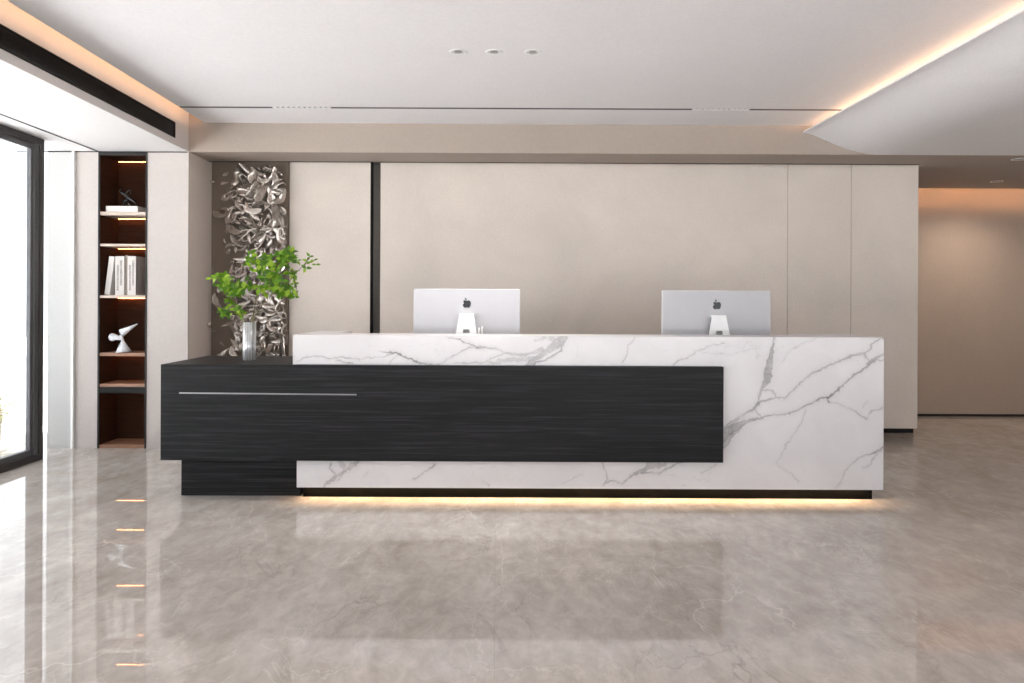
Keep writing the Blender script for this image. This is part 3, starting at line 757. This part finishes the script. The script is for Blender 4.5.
tube(bm, [P(125, 193), P(128, 190), P(130, 189.5), P(130, 192), P(127, 195)], [.005, .006, .004, .004, .004], 8)
box(bm, pX(121, D), pX(138, D), D-.02, D+.03, zb, zb+.008)
tag(obj('figurine', bm, plain('gloss_black', (16, 16, 17), .15), smooth=True), 'small glossy black abstract figure lying on the white book, top shelf', 'figurine')

# books
z = tops[2]; D = SH+.10
def book(x0, x1, h, cover, label, lean=0, pr=True, y0=0, dp=.22):
    X0, X1 = pX(x0, D), pX(x1, D); wd = X1-X0
    t = thing('book', label, 'book', (X0, D, z+.001), 'white books on the third shelf')
    c = (X0, D, z+.001); Y0, Y1 = D-.06+y0, D-.06+y0+dp
    cz = z+.001
    bx('cover', [(X0, X0+.003, Y0, Y1, cz, cz+h), (X1-.003, X1, Y0, Y1, cz, cz+h), (X0+.003, X1-.003, Y0, Y0+.004, cz, cz+h)], cover, t)
    bx('page_block', (X0+.003, X1-.003, Y0+.004, Y1-.004, cz+.004, cz+h-.004), M['page'], t)
    if pr:
        bx('spine_print', [(X0+wd*.18, X0+wd*.42, Y0-.0008, Y0+.001, cz+h*.12, cz+h*.78), (X0+wd*.55, X0+wd*.80, Y0-.0008, Y0+.001, cz+h*.25, cz+h*.9)], M['print'], t)['label'] = 'faint grey spine print'
    t.rotation_euler = (0, lean, 0); t.location.z += wd*math.sin(lean)
    return t
book(107.8, 113.0, .350, M['cover'], 'white book leaning to the right at the left end of the third shelf', lean=math.atan2(.043, .35), pr=False)
book(118.4, 127.2, .352, M['cover'], 'upright white book with grey spine print touching the leaning book')
book(127.4, 130.2, .362, M['covergrey'], 'thin grey-brown book squeezed between the two upright white books', pr=False, y0=.01)
book(130.4, 138.6, .352, M['cover'], 'upright white book with grey spine print at the right end of the row', y0=.004)

# folded metal bird
z = tops[3]; D = SH+.055
bird = thing('bird_sculpture', 'white folded cone bird sculpture standing on the fourth shelf', 'sculpture', (pX(123.5, D), D, z))
def cone(name, p0, r0, p1, r1, mat, open_=.0, seg=28, gap=0.0):
    bm = bmesh.new(); p0 = Vector(p0); p1 = Vector(p1); t = (p1-p0).normalized(); a_ = Vector((0, -1, 0)); a_ = (a_-t*a_.dot(t)).normalized(); b_ = t.cross(a_)
    rows = []
    for p, r in ((p0, r0), (p0.lerp(p1, .5), (r0+r1)/2*.93), (p1, r1)):
        rows.append([bm.verts.new(p+a_*r*math.cos(x)+b_*r*math.sin(x)) for x in [gap/2+(2*PI-gap)*k/seg for k in range(seg+1)]])
    for r0_, r1_ in zip(rows, rows[1:]):
        for k in range(seg): bm.faces.new((r0_[k], r0_[k+1], r1_[k+1], r1_[k]))
    o = obj(name, bm, mat, bird, smooth=True)
    s = o.modifiers.new('thickness', 'SOLIDIFY'); s.thickness = .003; s.offset = 0
    return o
Q = lambda x, y, dy=0: (pX(x, D+dy), D+dy, zy(y, D+dy))
apex = Q(122.8, 339.5)
cone('body', (pX(123.8, D), D, z+.004), .066, apex, .006, M['sheet'], gap=.0)
cone('wing', Q(122, 332.5), .034, Q(137.5, 323.5), .003, M['sheet'])
bm = bmesh.new(); c = Vector(Q(121.9, 332.8)); t_ = (Vector(Q(137.5, 323.5))-c).normalized(); a_ = Vector((0,-1,0)); b_ = t_.cross(a_)
ring = [bm.verts.new(c-t_*.001+a_*.033*math.cos(2*PI*k/24)+b_*.033*math.sin(2*PI*k/24)) for k in range(24)]; bm.faces.new(ring)
o = obj('wing_opening', bm, M['hollow_shade'], bird); s = o.modifiers.new('t', 'SOLIDIFY'); s.thickness = .003; s.offset = 0; o['label'] = 'dark disc painting the shade inside the open wing'
cone('neck', Q(115, 336.8), .026, Q(124, 339.5), .006, M['sheet'])
bm = bmesh.new(); bmesh.ops.create_uvsphere(bm, u_segments=24, v_segments=14, radius=.036)
for v in bm.verts: v.co = Vector(Q(112.7, 337))+Vector((v.co.x, v.co.y*.7, v.co.z))
obj('head', bm, M['sheet'], bird, smooth=True)
cone('neck_join', Q(121.5, 334.5), .018, apex, .006, M['sheet'])

# ------------------------------------------------------------------ outside
rng = random.Random(3)
def shrub(x, y, r, h, label):
    t = thing('shrub', label, 'shrub', (x, y, -.14), 'pale shrubs on the terrace')
    bm = bmesh.new(); tube(bm, [(x, y, -.14), (x+.02, y, h*.5), (x, y, h*.9)], [.015, .012, .006]); obj('stem', bm, M['bark'], t)
    bm = bmesh.new()
    for k in range(160):
        d = Vector((rng.gauss(0, 1), rng.gauss(0, 1), rng.gauss(0, 1))).normalized()*rng.uniform(.5, 1)
        c = Vector((x+d.x*r, y+d.y*r, h*.5+d.z*h*.45))
        leaf_mesh(bm, c, Vector((rng.uniform(-1,1), rng.uniform(-1,1), rng.uniform(-.5,1))), Vector((0,.2,1)), .06, .03)
    obj('foliage', bm, M['shrub'], t)
shrub(-5.0, 7.45, .13, .42, 'small pale shrub on the terrace beyond the glass, at the lower left edge')
